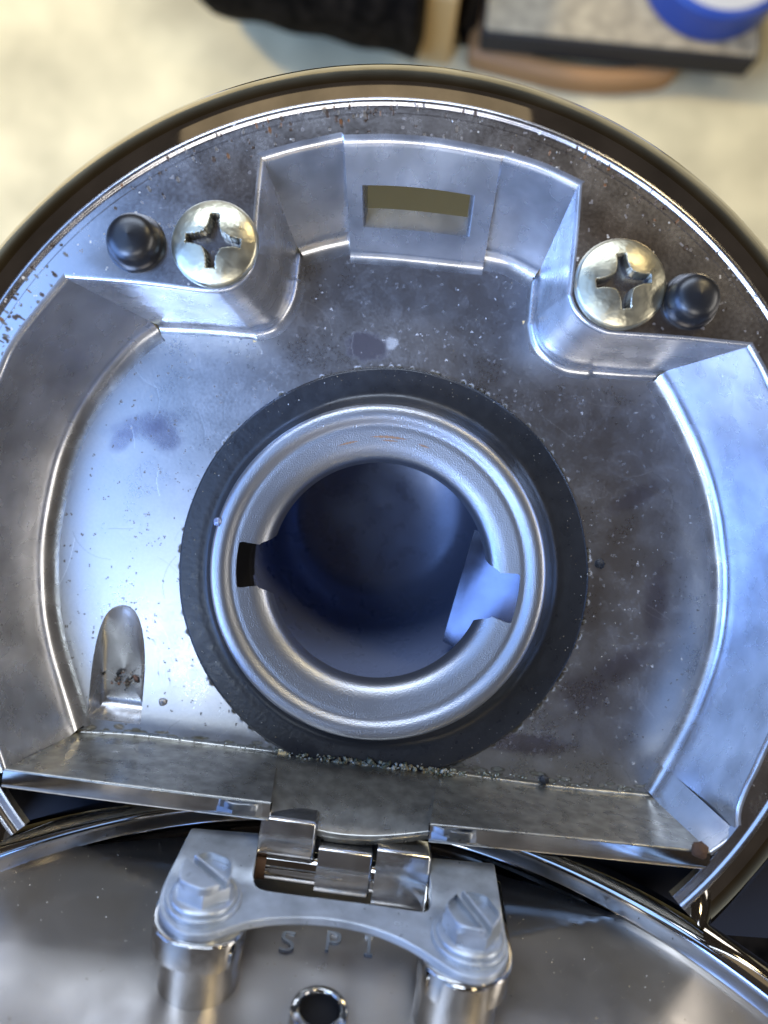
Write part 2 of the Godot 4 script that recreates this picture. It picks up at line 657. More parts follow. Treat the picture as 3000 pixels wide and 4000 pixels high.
# ---------------------------------------------------------------- the scene
func _ready() -> void:
	rng.seed = 20
	# camera
	var cam := Camera3D.new()
	cam.name = "camera"
	add_child(cam)
	cam.position = Vector3(0, CAM_H, 0) * S
	cam.rotation = Vector3(-PI / 2, 0, 0)
	var lens := CameraAttributesPhysical.new()
	lens.frustum_focal_length = 16.64
	lens.frustum_near = 0.01
	lens.frustum_far = 50.0
	lens.frustum_focus_distance = 0.146
	lens.exposure_aperture = 6.0
	cam.attributes = lens
	cam.current = true

	# surroundings and lamps
	var e := Environment.new()
	e.background_mode = Environment.BG_COLOR
	e.background_color = lin(0.058, 0.047, 0.039)
	e.tonemap_mode = Environment.TONE_MAPPER_LINEAR
	e.tonemap_exposure = 0.92
	e.sdfgi_enabled = true
	e.ssao_enabled = true
	e.ssil_enabled = true
	var we := WorldEnvironment.new()
	we.name = "environment"
	we.environment = e
	add_child(we)
	# daylight from the open side of the shop, the lamps overhead, and unseen added fills
	area("daylight_opening", Vector3(-0.95, 0.36, 0.34), Vector3(0, 0, 0.0), Vector2(1.1, 0.7), lin(0.2, 0.4, 1.0), 3.3)
	area("skylight", Vector3(-0.66, 1.0, -0.18), Vector3(-0.05, 0, -0.05), Vector2(0.5, 1.7), lin(0.28, 0.5, 1.0), 0.85, Vector3(0.3, 0, 0.9))
	area("overhead_lamp", Vector3(-0.30, 0.95, 0.20), Vector3(0, 0, 0.0), Vector2(0.1, 0.1), lin(0.85, 0.95, 1.0), 0.06)
	area("southwest_opening", Vector3(-0.52, 0.66, 0.5), Vector3(0, 0, 0.0), Vector2(0.3, 0.3), lin(0.4, 0.58, 1.0), 1.5)
	area("north_fill", Vector3(-0.15, 0.6, -0.92), Vector3(0, 0, 0.05), Vector2(0.9, 0.35), lin(0.68, 0.8, 1.0), 1.3)  # added fill, brightens the bracket plate and hinge wall
	area("brown_ring_fill", Vector3(-0.1, 0.28, -1.5), Vector3(0, 0.02, 0.0), Vector2(1.3, 0.5), lin(1.0, 0.76, 0.45), 0.075)  # unseen panel added to give the chrome ring a brown reflection
	area("south_fill", Vector3(0.1, 0.88, 0.76), Vector3(0, 0, -0.03), Vector2(0.5, 0.3), lin(1.0, 0.96, 0.9), 0.6)  # added fill for the walls beside the latch slot
	area("east_fill", Vector3(1.15, 0.4, 0.05), Vector3(0, 0, 0), Vector2(0.9, 0.35), lin(1.0, 0.95, 0.88), 0.75)  # added fill, lifts the left wall
	area("warm_lamp", Vector3(0.5, 0.55, -0.62), Vector3(0, 0, 0), Vector2(0.12, 0.12), lin(1.0, 0.8, 0.45), 0.2)
	# unseen spot added to brighten the ground, its cone kept off the housing
	var sp := SpotLight3D.new()
	sp.name = "ground_fill_spot"
	sp.light_color = lin(1.0, 0.86, 0.55)
	sp.light_energy = 4.7
	sp.light_size = 0.12
	sp.spot_angle = 23.0
	sp.spot_angle_attenuation = 0.35
	sp.spot_range = 12.0
	sp.shadow_enabled = true
	add_child(sp)
	sp.look_at_from_position(Vector3(-1.6, 0.9, -0.95), Vector3(0.0, -0.72, -0.72), Vector3.UP)

	make_materials()
	build_ground()
	build_housing()
	build_neck()
	build_lid()
	build_grit()


func area(called: String, at: Vector3, to: Vector3, size: Vector2, c: Color, energy: float, along := Vector3.ZERO) -> void:
	var l := AreaLight3D.new()
	l.name = called
	l.area_size = size
	l.light_color = c
	l.light_energy = energy
	l.shadow_enabled = true
	add_child(l)
	l.look_at_from_position(at, to, along if along != Vector3.ZERO else Vector3.FORWARD if absf((to - at).normalized().y) > 0.9 else Vector3.UP)


# ---------------------------------------------------------------- housing
func seg_table() -> Array:
	return [
	["left_wall", [Vector2(-71.0, 48.1), Vector2(-77.1, 29.0), Vector2(-80.0, 9.0), Vector2(-77.5, -10.9), Vector2(-71.9, -25.9), Vector2(-69.3, -31.6), Vector2(-65.4, -36.8), Vector2(-59.6, -43.8)], [Vector2(-68.0, 48.8), Vector2(-71.0, 38.9), Vector2(-73.4, 30.7), Vector2(-74.9, 23.0), Vector2(-75.4, 15.4), Vector2(-75.3, 7.7), Vector2(-74.3, 0.0), Vector2(-72.1, -10.1), Vector2(-69.5, -17.3), Vector2(-66.4, -23.4), Vector2(-62.8, -28.6), Vector2(-58.2, -34.2), Vector2(-54.1, -38.3), Vector2(-49.8, -41.2)], 160],
	["left_pad_south", [Vector2(-59.6, -43.8), Vector2(-45.9, -42.7), Vector2(-35.0, -41.3), Vector2(-31.1, -41.1)], [Vector2(-49.8, -41.2), Vector2(-38.8, -40.7), Vector2(-29.1, -39.9)], 40],
	["left_pad_corner", [Vector2(-31.1, -41.1), Vector2(-28.5, -41.7), Vector2(-26.4, -43.3), Vector2(-24.6, -45.9), Vector2(-24.0, -48.9)], [Vector2(-29.1, -39.9), Vector2(-24.5, -41.1), Vector2(-21.9, -44.2), Vector2(-20.4, -47.7), Vector2(-19.7, -51.3)], 32],
	["left_pad_east", [Vector2(-24.0, -48.9), Vector2(-23.6, -56.9), Vector2(-22.7, -66.2)], [Vector2(-19.7, -51.3), Vector2(-18.8, -57.4)], 30],
	["slot_left", [Vector2(-22.7, -66.2), Vector2(-16.4, -68.0), Vector2(-7.7, -69.9)], [Vector2(-18.8, -57.4), Vector2(-13.2, -59.0), Vector2(-7.4, -60.3)], 30],
	["plate", [Vector2(-7.5, -69.4), Vector2(1.8, -69.5), Vector2(10.8, -68.7), Vector2(22.0, -66.6)], [Vector2(-7.4, -56.7), Vector2(2.1, -56.1), Vector2(14.7, -54.8), Vector2(21.9, -54.1)], 60],
	["slot_right", [Vector2(22.4, -66.5), Vector2(29.6, -64.2), Vector2(36.3, -61.1)], [Vector2(22.4, -56.8), Vector2(27.7, -55.5), Vector2(33.9, -52.2)], 30],
	["right_pad_west", [Vector2(36.3, -61.1), Vector2(35.6, -51.7), Vector2(34.4, -40.7)], [Vector2(33.9, -52.2), Vector2(33.4, -47.7), Vector2(33.0, -42.4)], 40],
	["right_pad_corner", [Vector2(34.4, -40.7), Vector2(35.5, -37.8), Vector2(37.7, -35.4), Vector2(41.2, -33.5), Vector2(43.4, -33.1)], [Vector2(33.0, -42.4), Vector2(34.1, -37.3), Vector2(36.9, -34.1), Vector2(40.5, -32.3), Vector2(45.6, -31.6)], 32],
	["right_pad_south", [Vector2(43.4, -33.1), Vector2(56.4, -32.2), Vector2(68.4, -31.0)], [Vector2(45.6, -31.6), Vector2(53.3, -31.0), Vector2(60.7, -30.7)], 40],
	["right_wall", [Vector2(68.4, -31.0), Vector2(72.0, -24.2), Vector2(76.6, -12.7), Vector2(79.2, 3.8), Vector2(79.2, 16.0), Vector2(76.4, 31.6), Vector2(70.2, 46.3), Vector2(67.6, 51.7), Vector2(66.1, 56.0), Vector2(66.0, 59.9)], [Vector2(60.7, -30.7), Vector2(63.5, -26.0), Vector2(68.1, -16.8), Vector2(71.6, -8.1), Vector2(73.7, -0.1), Vector2(74.8, 7.6), Vector2(75.4, 12.8), Vector2(75.4, 20.5), Vector2(74.4, 28.7), Vector2(72.2, 36.8), Vector2(69.1, 45.0), Vector2(65.5, 52.2), Vector2(62.7, 56.9)], 160],
	["corner", [Vector2(66.0, 59.9), Vector2(63.6, 61.9), Vector2(61.1, 63.6)], [Vector2(62.7, 56.9), Vector2(60.9, 60.0), Vector2(59.1, 62.9)], 16],
	["hinge_right", [Vector2(61.1, 63.6), Vector2(34.8, 60.9), Vector2(8.7, 58.4)], [Vector2(59.1, 62.9), Vector2(35.8, 60.6), Vector2(11.9, 57.5)], 60],
	["hinge_left", [Vector2(-21.2, 54.4), Vector2(-45.9, 51.4), Vector2(-71.0, 48.1)], [Vector2(-23.4, 53.3), Vector2(-39.8, 51.3), Vector2(-54.1, 49.6), Vector2(-68.0, 48.8)], 60],
	]


func normals_of(p: PackedVector2Array) -> PackedVector2Array:
	var out := PackedVector2Array()
	for i in p.size():
		var d := (p[mini(i + 1, p.size() - 1)] - p[maxi(i - 1, 0)]).normalized()
		out.append(Vector2(-d.y, d.x))
	return out


func mitre(a: PackedVector2Array, c: PackedVector2Array) -> void:
	var n1 := a[a.size() - 1]
	var n2 := c[0]
	var m := (n1 + n2).normalized()
	m = m / maxf(m.dot(n1), 0.4)
	a[a.size() - 1] = m
	c[0] = m


# columns of a wall from floor fillet to rounded top edge
func wall_rows(top: PackedVector2Array, bot: PackedVector2Array, nt: PackedVector2Array, nb: PackedVector2Array, rb: float, rt: float, bulge: float) -> Array:
	var rows := []
	var fb := 10
	var wl := 12
	var ft := 7
	for j in fb + wl + ft + 1:
		rows.append(PackedVector3Array())
	for i in top.size():
		var t := Vector3(top[i].x, 0.0, top[i].y)
		var f := Vector3(bot[i].x, FLOOR_Y, bot[i].y)
		var up := (t - f).normalized()
		var inn := Vector3(nb[i].x, 0, nb[i].y)
		var a := f + inn * rb
		var c := f + up * rb
		for k in fb:
			var s := k / float(fb)
			rows[k].append(a.lerp(f, s).lerp(f.lerp(c, s), s))
		var d := t - up * rt
		for k in wl:
			var s := k / float(wl)
			rows[fb + k].append(c.lerp(d, s) - inn * bulge * sin(PI * s))
		var g := t - Vector3(nt[i].x, 0, nt[i].y) * rt
		for k in ft + 1:
			var s := k / float(ft)
			rows[fb + wl + k].append(d.lerp(t, s).lerp(t.lerp(g, s), s))
	return rows


func build_housing() -> void:
	var base := Vector3(RIM.x, -34.0, RIM.y)
	var root := thing("fuel_door_housing", "round chrome rimmed metal fuel filler housing with two screwed pads and a latch slot", "fuel door housing", base)

	var segs := seg_table()
	var tops := []
	var bots := []
	var nts := []
	var nbs := []
	for s in segs:
		var t := curve_points(s[1], s[3])
		var f := curve_points(s[2], s[3])
		tops.append(t)
		bots.append(f)
		nts.append(normals_of(t))
		nbs.append(normals_of(f))
	for k in segs.size():
		var k2 := (k + 1) % segs.size()
		if tops[k][tops[k].size() - 1].distance_to(tops[k2][0]) < 0.05:
			mitre(nts[k], nts[k2])
		if bots[k][bots[k].size() - 1].distance_to(bots[k2][0]) < 0.05:
			mitre(nbs[k], nbs[k2])

	# walls
	var walls := Acc.new()
	var walls_r := Acc.new()
	var run := []
	var ledge_in := PackedVector2Array()
	var floor_out := PackedVector2Array()
	var flange := []
	var plate_rows := []
	var ends := {}
	for k in segs.size():
		var called: String = segs[k][0]
		var rb := 2.4
		var rt := 0.8
		var bulge := 0.0
		if called in ["left_wall", "right_wall"]:
			rb = 3.6
			rt = 0.9
			bulge = 0.6
		elif called in ["slot_left", "slot_right"]:
			rb = 3.4
			rt = 1.3
		elif called == "plate":
			rb = 1.7
			rt = 1.3
		elif called.begins_with("hinge"):
			rb = 0.9
			rt = 0.4
		elif called in ["left_pad_south", "right_pad_south", "right_pad_west", "left_pad_east"]:
			rb = 1.8
		var rows := wall_rows(tops[k], bots[k], nts[k], nbs[k], rb, rt, bulge)
		if called == "plate":
			plate_rows = rows
		elif called.contains("pad"):
			if run.is_empty():
				run = rows
			else:
				for j in run.size():
					var joined: PackedVector3Array = run[j]
					joined.append_array((rows[j] as PackedVector3Array).slice(1))
					run[j] = joined
			if called in ["left_pad_east", "right_pad_south"]:
				(walls_r if k > 5 else walls).grid(run)
				run = []
		elif called.begins_with("hinge"):
			var hw := Acc.new()
			hw.grid(rows)
			commit(hw, "hinge_wall", M.grimy, root, base)
		elif k > 5 and k < 13:
			walls_r.grid(rows)
		else:
			walls.grid(rows)
		ends[called] = rows
		for p in rows[0]:
			floor_out.append(Vector2(p.x, p.z))
		if called.begins_with("hinge"):
			flange.append([called, rows[rows.size() - 1], nts[k]])
		else:
			for p in rows[rows.size() - 1]:
				ledge_in.append(Vector2(p.x, p.z))
	# the small steps between the latch plate and the walls beside it
	for pair in [["slot_left", -1, "plate", 0], ["plate", -1, "slot_right", 0]]:
		var col_a := PackedVector3Array()
		var col_b := PackedVector3Array()
		for j in ends[pair[0]].size():
			var ra: PackedVector3Array = ends[pair[0]][j]
			var rbw: PackedVector3Array = ends[pair[2]][j]
			col_a.append(ra[ra.size() - 1])
			col_b.append(rbw[0])
		(walls if pair[0] == "slot_left" else walls_r).grid([col_a, col_b])
	commit(walls, "bowl_wall", M.wall, root, base)
	commit(walls_r, "bowl_wall", M.wall, root, base)

	# latch plate with its window
	var pl := Acc.new()
	var slot := func(i: int, j: int) -> bool: return j >= 6 and j < 52 and i >= 13 and i < 18
	pl.grid(plate_rows, false, slot)
	for span in [[13, 6, 13, 52], [18, 52, 18, 6], [13, 52, 18, 52], [18, 6, 13, 6]]:
		var near := PackedVector3Array()
		var n := maxi(absi(span[2] - span[0]), absi(span[3] - span[1]))
		for q in n + 1:
			var i: int = span[0] + (span[2] - span[0]) * q / n
			var j: int = span[1] + (span[3] - span[1]) * q / n
			near.append(plate_rows[i][j])
		var lip := PackedVector3Array()
		var far := PackedVector3Array()
		var mid := Vector3(7.2, -13.0, -61.5)
		for p in near:
			lip.append(p.lerp(mid, 0.05) + Vector3(0, -0.3, -0.5))
			far.append(p.lerp(mid, 0.06) + Vector3(0.4, -1.4, -4.5))
		pl.grid([near, lip, far])
	commit(pl, "latch_plate", M.wall, root, base)

	# floor with the drain hollow cut out
	var arch := soft_outline([Vector3(-65.7, 45.5, 0.3), Vector3(-64.2, 29.5, 9.0), Vector3(-61.0, 20.6, 7.0), Vector3(-54.6, 20.6, 7.0), Vector3(-52.4, 31.0, 9.0), Vector3(-53.9, 47.1, 0.3)], 8)
	var fl := Acc.new()
	level(fl, floor_out, [arch, arc2(NECK, 31.5, 0, 357, 119)], FLOOR_Y, [-59.0, NECK.x, 30.0])
	commit(fl, "bowl_floor", M.floor, root, base)
	var ho := Acc.new()
	var deep := PackedVector3Array()
	var rim_ := PackedVector3Array()
	var soft := PackedVector3Array()
	var c0 := Vector2(-59.2, 36.0)
	for p in arch:
		var q := p.lerp(c0, 0.02)
		var t := clampf((p.y - 22.0) / 20.0, 0.0, 1.0)
		rim_.append(Vector3(p.x, FLOOR_Y, p.y))
		soft.append(Vector3(q.x, FLOOR_Y - 0.25 - 0.3 * t, q.y))
		var qd := p.lerp(c0, 0.10)
		deep.append(Vector3(qd.x, FLOOR_Y - 0.5 - 5.0 * t, qd.y))
	var rows_h := [rim_, soft, deep]
	for s in [0.3, 0.55, 0.8, 1.0]:
		var r := PackedVector3Array()
		for i in arch.size():
			var q := Vector2(deep[i].x, deep[i].z).lerp(c0, s)
			var t := clampf((q.y - 22.0) / 20.0, 0.0, 1.0)
			r.append(Vector3(q.x, FLOOR_Y - 0.5 - 5.0 * t - 0.8 * s, q.y))
		rows_h.append(r)
	ho.grid(rows_h, true)
	commit(ho, "drain_hollow", M.wall, root, base)

	# top ledge between the cavity and the rim
	var led := PackedVector2Array()
	led.append_array(arc2(RIM, 83.6, 152.0, 398.0, 300))
	var back := ledge_in.duplicate()
	back.reverse()
	led.append_array(back)
	var la := Acc.new()
	level(la, led, [], 0.0, [-40.0, 0.0, 40.0])
	commit(la, "ledge", M.ledge, root, base)

	# rim lip, then the chrome ring that falls away outside it
	var ra := Acc.new()
	lathe(ra, rounded([Vector3(83.2, -1.6, 0), Vector3(83.3, -0.03, 0.05), Vector3(83.8, 0.02, 0.1), Vector3(85.1, 0.02, 0.3), Vector3(85.6, 0.55, 0.35), Vector3(86.4, 0.55, 0.4), Vector3(86.8, -0.7, 0)], 4), RIM, 520, deg_to_rad(143.4), deg_to_rad(409.2))
	commit(ra, "rim_lip", M.ledge, root, base)
	var ring := Acc.new()
	var prof := PackedVector2Array([Vector2(86.6, -0.9), Vector2(86.9, -0.35)])
	for i in 25:
		var t := i / 24.0
		var f := deg_to_rad(lerpf(66.0, 2.0, t))
		prof.append(Vector2(75.5 + 28.0 * cos(f), -0.35 - 25.0 * (sin(deg_to_rad(66.0)) - sin(f))))
	prof.append(Vector2(103.4, -24.5))
	prof.append(Vector2(102.4, -30.0))
	prof.append(Vector2(99.5, -34.0))
	lathe(ring, prof, RIM, 520, deg_to_rad(143.4), deg_to_rad(409.2))
	commit(ring, "outer_ring", M.chrome, root, base)
	# the back of the housing, seen only through the slot and the hinge gap
	var bk := Acc.new()
	lathe(bk, PackedVector2Array([Vector2(99.4, -34.0), Vector2(97.0, -38.0), Vector2(95.0, -45.0), Vector2(95.0, -100.0)]), RIM, 200)
	commit(bk, "back_shell", M.shell, root, base)

	# hinge flanges: flat strips along the hinge side, broken in the middle for the knuckles
	for fdat in flange:
		var fa := Acc.new()
		var rows_f := []
		var prof_f := [[0.0, 0.0], [1.2, 0.0], [2.4, 0.0], [2.9, -0.02], [3.15, -0.15], [3.3, -0.45], [3.3, -1.2], [3.2, -2.6], [0.6, -2.6]]
		for pr in prof_f:
			var row := PackedVector3Array()
			for i in fdat[1].size():
				var out: Vector2 = -fdat[2][i]
				if i == 0 or i == fdat[1].size() - 1:
					out = -fdat[2][clampi(i, 1, fdat[1].size() - 2)]
				row.append(fdat[1][i] + Vector3(out.x * pr[0], pr[1], out.y * pr[0]))
			rows_f.append(row)
		fa.grid(rows_f)
		commit(fa, "hinge_flange", M.chrome, root, base)

	# ramp that climbs from the floor to the knuckles
	var rmp := Acc.new()
	var rt_ := curve_points([Vector2(10.2, 60.4), Vector2(8.0, 61.2), Vector2(-2.6, 62.2), Vector2(-12.3, 61.2), Vector2(-21.0, 57.6), Vector2(-22.6, 56.0)], 60)
	var rb_ := curve_points([Vector2(11.9, 57.5), Vector2(-3.0, 55.6), Vector2(-23.4, 53.3)], 60)
	var rr := []
	for j in 22:
		var t := j / 21.0
		var row := PackedVector3Array()
		for i in 61:
			var p := rb_[i].lerp(rt_[i], pow(t, 1.3))
			var h := lerpf(FLOOR_Y, -2.4, 1.0 - pow(1.0 - t, 1.25))
			row.append(Vector3(p.x, h - (0.9 if j == 0 else 0.0), p.y - 0.25 * (1.0 - t)))
		rr.append(row)
	var lastrow := PackedVector3Array()
	var lastdown := PackedVector3Array()
	for p in rr[21]:
		lastrow.append(p + Vector3(0, -0.7, 1.6))
		lastdown.append(p + Vector3(0, -7.0, 2.2))
	rr.append(lastrow)
	rr.append(lastdown)
	rmp.grid(rr)
	commit(rmp, "hinge_ramp", M.grimy, root, base)
	# end faces between ramp and flange walls
	for side in [["hinge_right", -1, 0], ["hinge_left", 0, 60]]:
		var wall_col := PackedVector3Array()
		var ramp_col := PackedVector3Array()
		var wr: Array = ends[side[0]]
		for j in 22:
			var q: PackedVector3Array = wr[mini(j * wr.size() / 21, wr.size() - 1)]
			wall_col.append(q[q.size() - 1] if side[1] == -1 else q[0])
			ramp_col.append(rr[j][side[2]])
		var cheek := Acc.new()
		cheek.grid([wall_col, ramp_col])
		commit(cheek, "hinge_cheek", M.wall, root, base)

	# knuckles and the pin through them
	var ax := Vector3(0.9909, 0, 0.134)
	var ac := Vector3(-0.134, 0, 0.9909)
	var pin_o := Vector3(-7.9, -1.6, 68.6)
	for kn in [[-16.4, -5.6, 0, -9.4, -1.4], [6.0, 16.6, 1, -6.2, 5.2]]:
		var ka := Acc.new()
		var po := soft_outline([Vector3(kn[3], -5.0, 0.6), Vector3(kn[3], 1.2, 1.0), Vector3(lerpf(kn[3], kn[4], 0.55), 2.0, 2.0), Vector3(kn[4], 0.8, 2.0), Vector3(kn[4], -5.2, 1.6)], 6)
		prism(ka, po, kn[0], kn[1] - 0.2, 0.7, pin_o, ac, Vector3.UP, ax, true)
		commit(ka, "hinge_knuckle", M.knuckle, root, base)
	var gp := Acc.new()
	prism(gp, soft_outline([Vector3(-4.6, -5.0, 0.6), Vector3(-4.6, 0.2, 0.8), Vector3(-0.6, 1.8, 2.0), Vector3(4.6, 0.6, 2.6), Vector3(4.6, -4.6, 2.0)], 6), -5.0, 5.4, 0.5, pin_o, ac, Vector3.UP, ax, true)
	commit(gp, "hinge_knuckle", M.knuckle, root, base)
	var pa := Acc.new()
	var pin_c := pin_o + ac * 0.9 + Vector3(0, -2.4, 0)
	turned(pa, rounded([Vector3(0, -19.2, 0), Vector3(3.0, -19.2, 0.5), Vector3(3.0, 19.2, 0.5), Vector3(0, 19.2, 0)], 3), pin_c, ac, Vector3.UP, ax, 40)
	var pin := commit(pa, "hinge_pin", M.chrome, root, base)
	var rp := Acc.new()
	turned(rp, rounded([Vector3(3.03, -17.6, 0), Vector3(3.16, -17.0, 0.2), Vector3(3.12, -15.6, 0.2), Vector3(3.02, -14.6, 0)], 3), pin_c, ac, Vector3.UP, ax, 30)
	commit(rp, "rust_patch", M.rust, pin, base)

	# pan under the hinge, coloured near black to paint the gap in shade
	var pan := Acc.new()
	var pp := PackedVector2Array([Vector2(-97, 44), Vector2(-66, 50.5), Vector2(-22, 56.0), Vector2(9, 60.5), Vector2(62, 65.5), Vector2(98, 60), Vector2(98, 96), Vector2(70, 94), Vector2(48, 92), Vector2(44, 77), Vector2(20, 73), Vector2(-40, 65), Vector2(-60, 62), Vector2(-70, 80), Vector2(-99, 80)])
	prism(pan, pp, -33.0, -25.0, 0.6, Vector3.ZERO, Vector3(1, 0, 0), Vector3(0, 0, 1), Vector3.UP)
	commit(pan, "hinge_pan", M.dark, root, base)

	# screws and rubber bumpers on the pads
	var ks := 0
	for sc in [[Vector2(-31.6, -50.1), 8.2, 0.1, "worn cross head screw with a chewed recess"], [Vector2(44.2, -42.6), 8.6, -0.09, "cross head screw with a clean recess"]]:
		var two := screw_head(sc[0], sc[1], sc[2], ks)
		var o := commit(two[0], "screw", M.screw, root, base)
		commit(two[1], "cross_recess", M.dark_tone, o, base)
		o.set_meta("label", sc[3])
		ks += 1
	for bc in [[Vector2(-46.4, -50.3), 5.1], [Vector2(57.3, -39.4), 4.9]]:
		var ba := Acc.new()
		lathe(ba, rounded([Vector3(bc[1] + 0.5, -0.05, 0), Vector3(bc[1] + 0.1, 0.5, 0.3), Vector3(bc[1] * 0.98, 2.2, 1.2), Vector3(bc[1] * 0.72, 4.3, 2.0), Vector3(0.02, 4.9, 0)], 6), bc[0], 48)
		commit(ba, "rubber_bumper", M.bump, root, base)


# a level outline, perhaps with holes, cut in strips so that every piece is simple
func level(a: Acc, outer: PackedVector2Array, holes: Array, y: float, cuts: Array) -> void:
	var last := -500.0
	for c in cuts + [500.0]:
		var strip := PackedVector2Array([Vector2(last, -500), Vector2(c, -500), Vector2(c, 500), Vector2(last, 500)])
		last = c
		for part in Geometry2D.intersect_polygons(outer, strip):
			var pieces := [part]
			for hole: PackedVector2Array in holes:
				var rest := []
				for piece in pieces:
					rest.append_array(Geometry2D.clip_polygons(piece, hole))
				pieces = rest
			for piece: PackedVector2Array in pieces:
				var clean := PackedVector2Array()
				for p in piece:
					if clean.is_empty() or clean[clean.size() - 1].distance_to(p) > 0.003:
						clean.append(p)
				if clean.size() < 3:
					continue
				var tris := Geometry2D.triangulate_polygon(clean)
				if tris.is_empty():
					print("a piece did not triangulate: ", clean.size())
					continue
				var pts := PackedVector3Array()
				for p in clean:
					pts.append(Vector3(p.x, y, p.y))
				a.flat(pts, tris, Vector3.UP)


func screw_head(c: Vector2, r: float, turn: float, kind: int) -> Array:
	var a := Acc.new()
	var low := Acc.new()
	var deep := []
	var f := FastNoiseLite.new()
	f.seed = 40 + kind
	f.frequency = 1.1
	var rows := []
	var rings := [0.0]
	for i in 64:
		rings.append(5.8 * (i + 1) / 64.0)
	for i in 14:
		rings.append(lerpf(5.8, r, (i + 1) / 14.0))
	for rr: float in rings:
		var row := PackedVector3Array()
		var hollow := PackedByteArray()
		for j in 220:
			var p := Vector2.from_angle(TAU * j / 220.0) * maxf(rr, 0.01)
			var y := 2.8 - 2.1 * pow(rr / r, 2.3)
			if rr > r * 0.93:
				y -= 0.5 * pow((rr - r * 0.93) / (r * 0.07), 2.0)
			var q := p.rotated(-turn)
			var u := maxf(absf(q.x), absf(q.y))
			var w := minf(absf(q.x), absf(q.y))
			var rag: float = (0.26 if kind == 0 else 0.08) * f.get_noise_2d(p.x * 1.6, p.y * 1.6)
			# cross-shaped recess: arms of even width, fillets towards the middle
			var half := 0.85 + 1.7 * pow(maxf(0.0, 1.0 - u / 4.4), 2.0) + rag
			var d := maxf(w - half, u - (5.1 + rag))
			var depth := 1.0 - smoothstep(-0.5, 0.06, d)
			y -= depth * (2.0 + 3.6 * clampf(1.0 - u / 5.4, 0.0, 1.0))
			hollow.append(1 if depth > 0.55 else 0)
			row.append(Vector3(c.x + p.x, maxf(y, -3.0), c.y + p.y))
		rows.append(row)
		deep.append(hollow)
	var skirt := PackedVector3Array()
	var under := PackedVector3Array()
	for p in rows[rows.size() - 1]:
		skirt.append(Vector3(p.x, 0.06, p.z))
		var q := Vector2(p.x, p.z)
		q = c + (q - c) * 0.97
		under.append(Vector3(q.x, -0.1, q.y))
	rows.append(skirt)
	rows.append(under)
	a.grid(rows, true, func(i: int, j: int) -> bool: return i < deep.size() and deep[i][j] == 1)
	low.grid(rows, true, func(i: int, j: int) -> bool: return i >= deep.size() or deep[i][j] == 0)
	return [a, low]


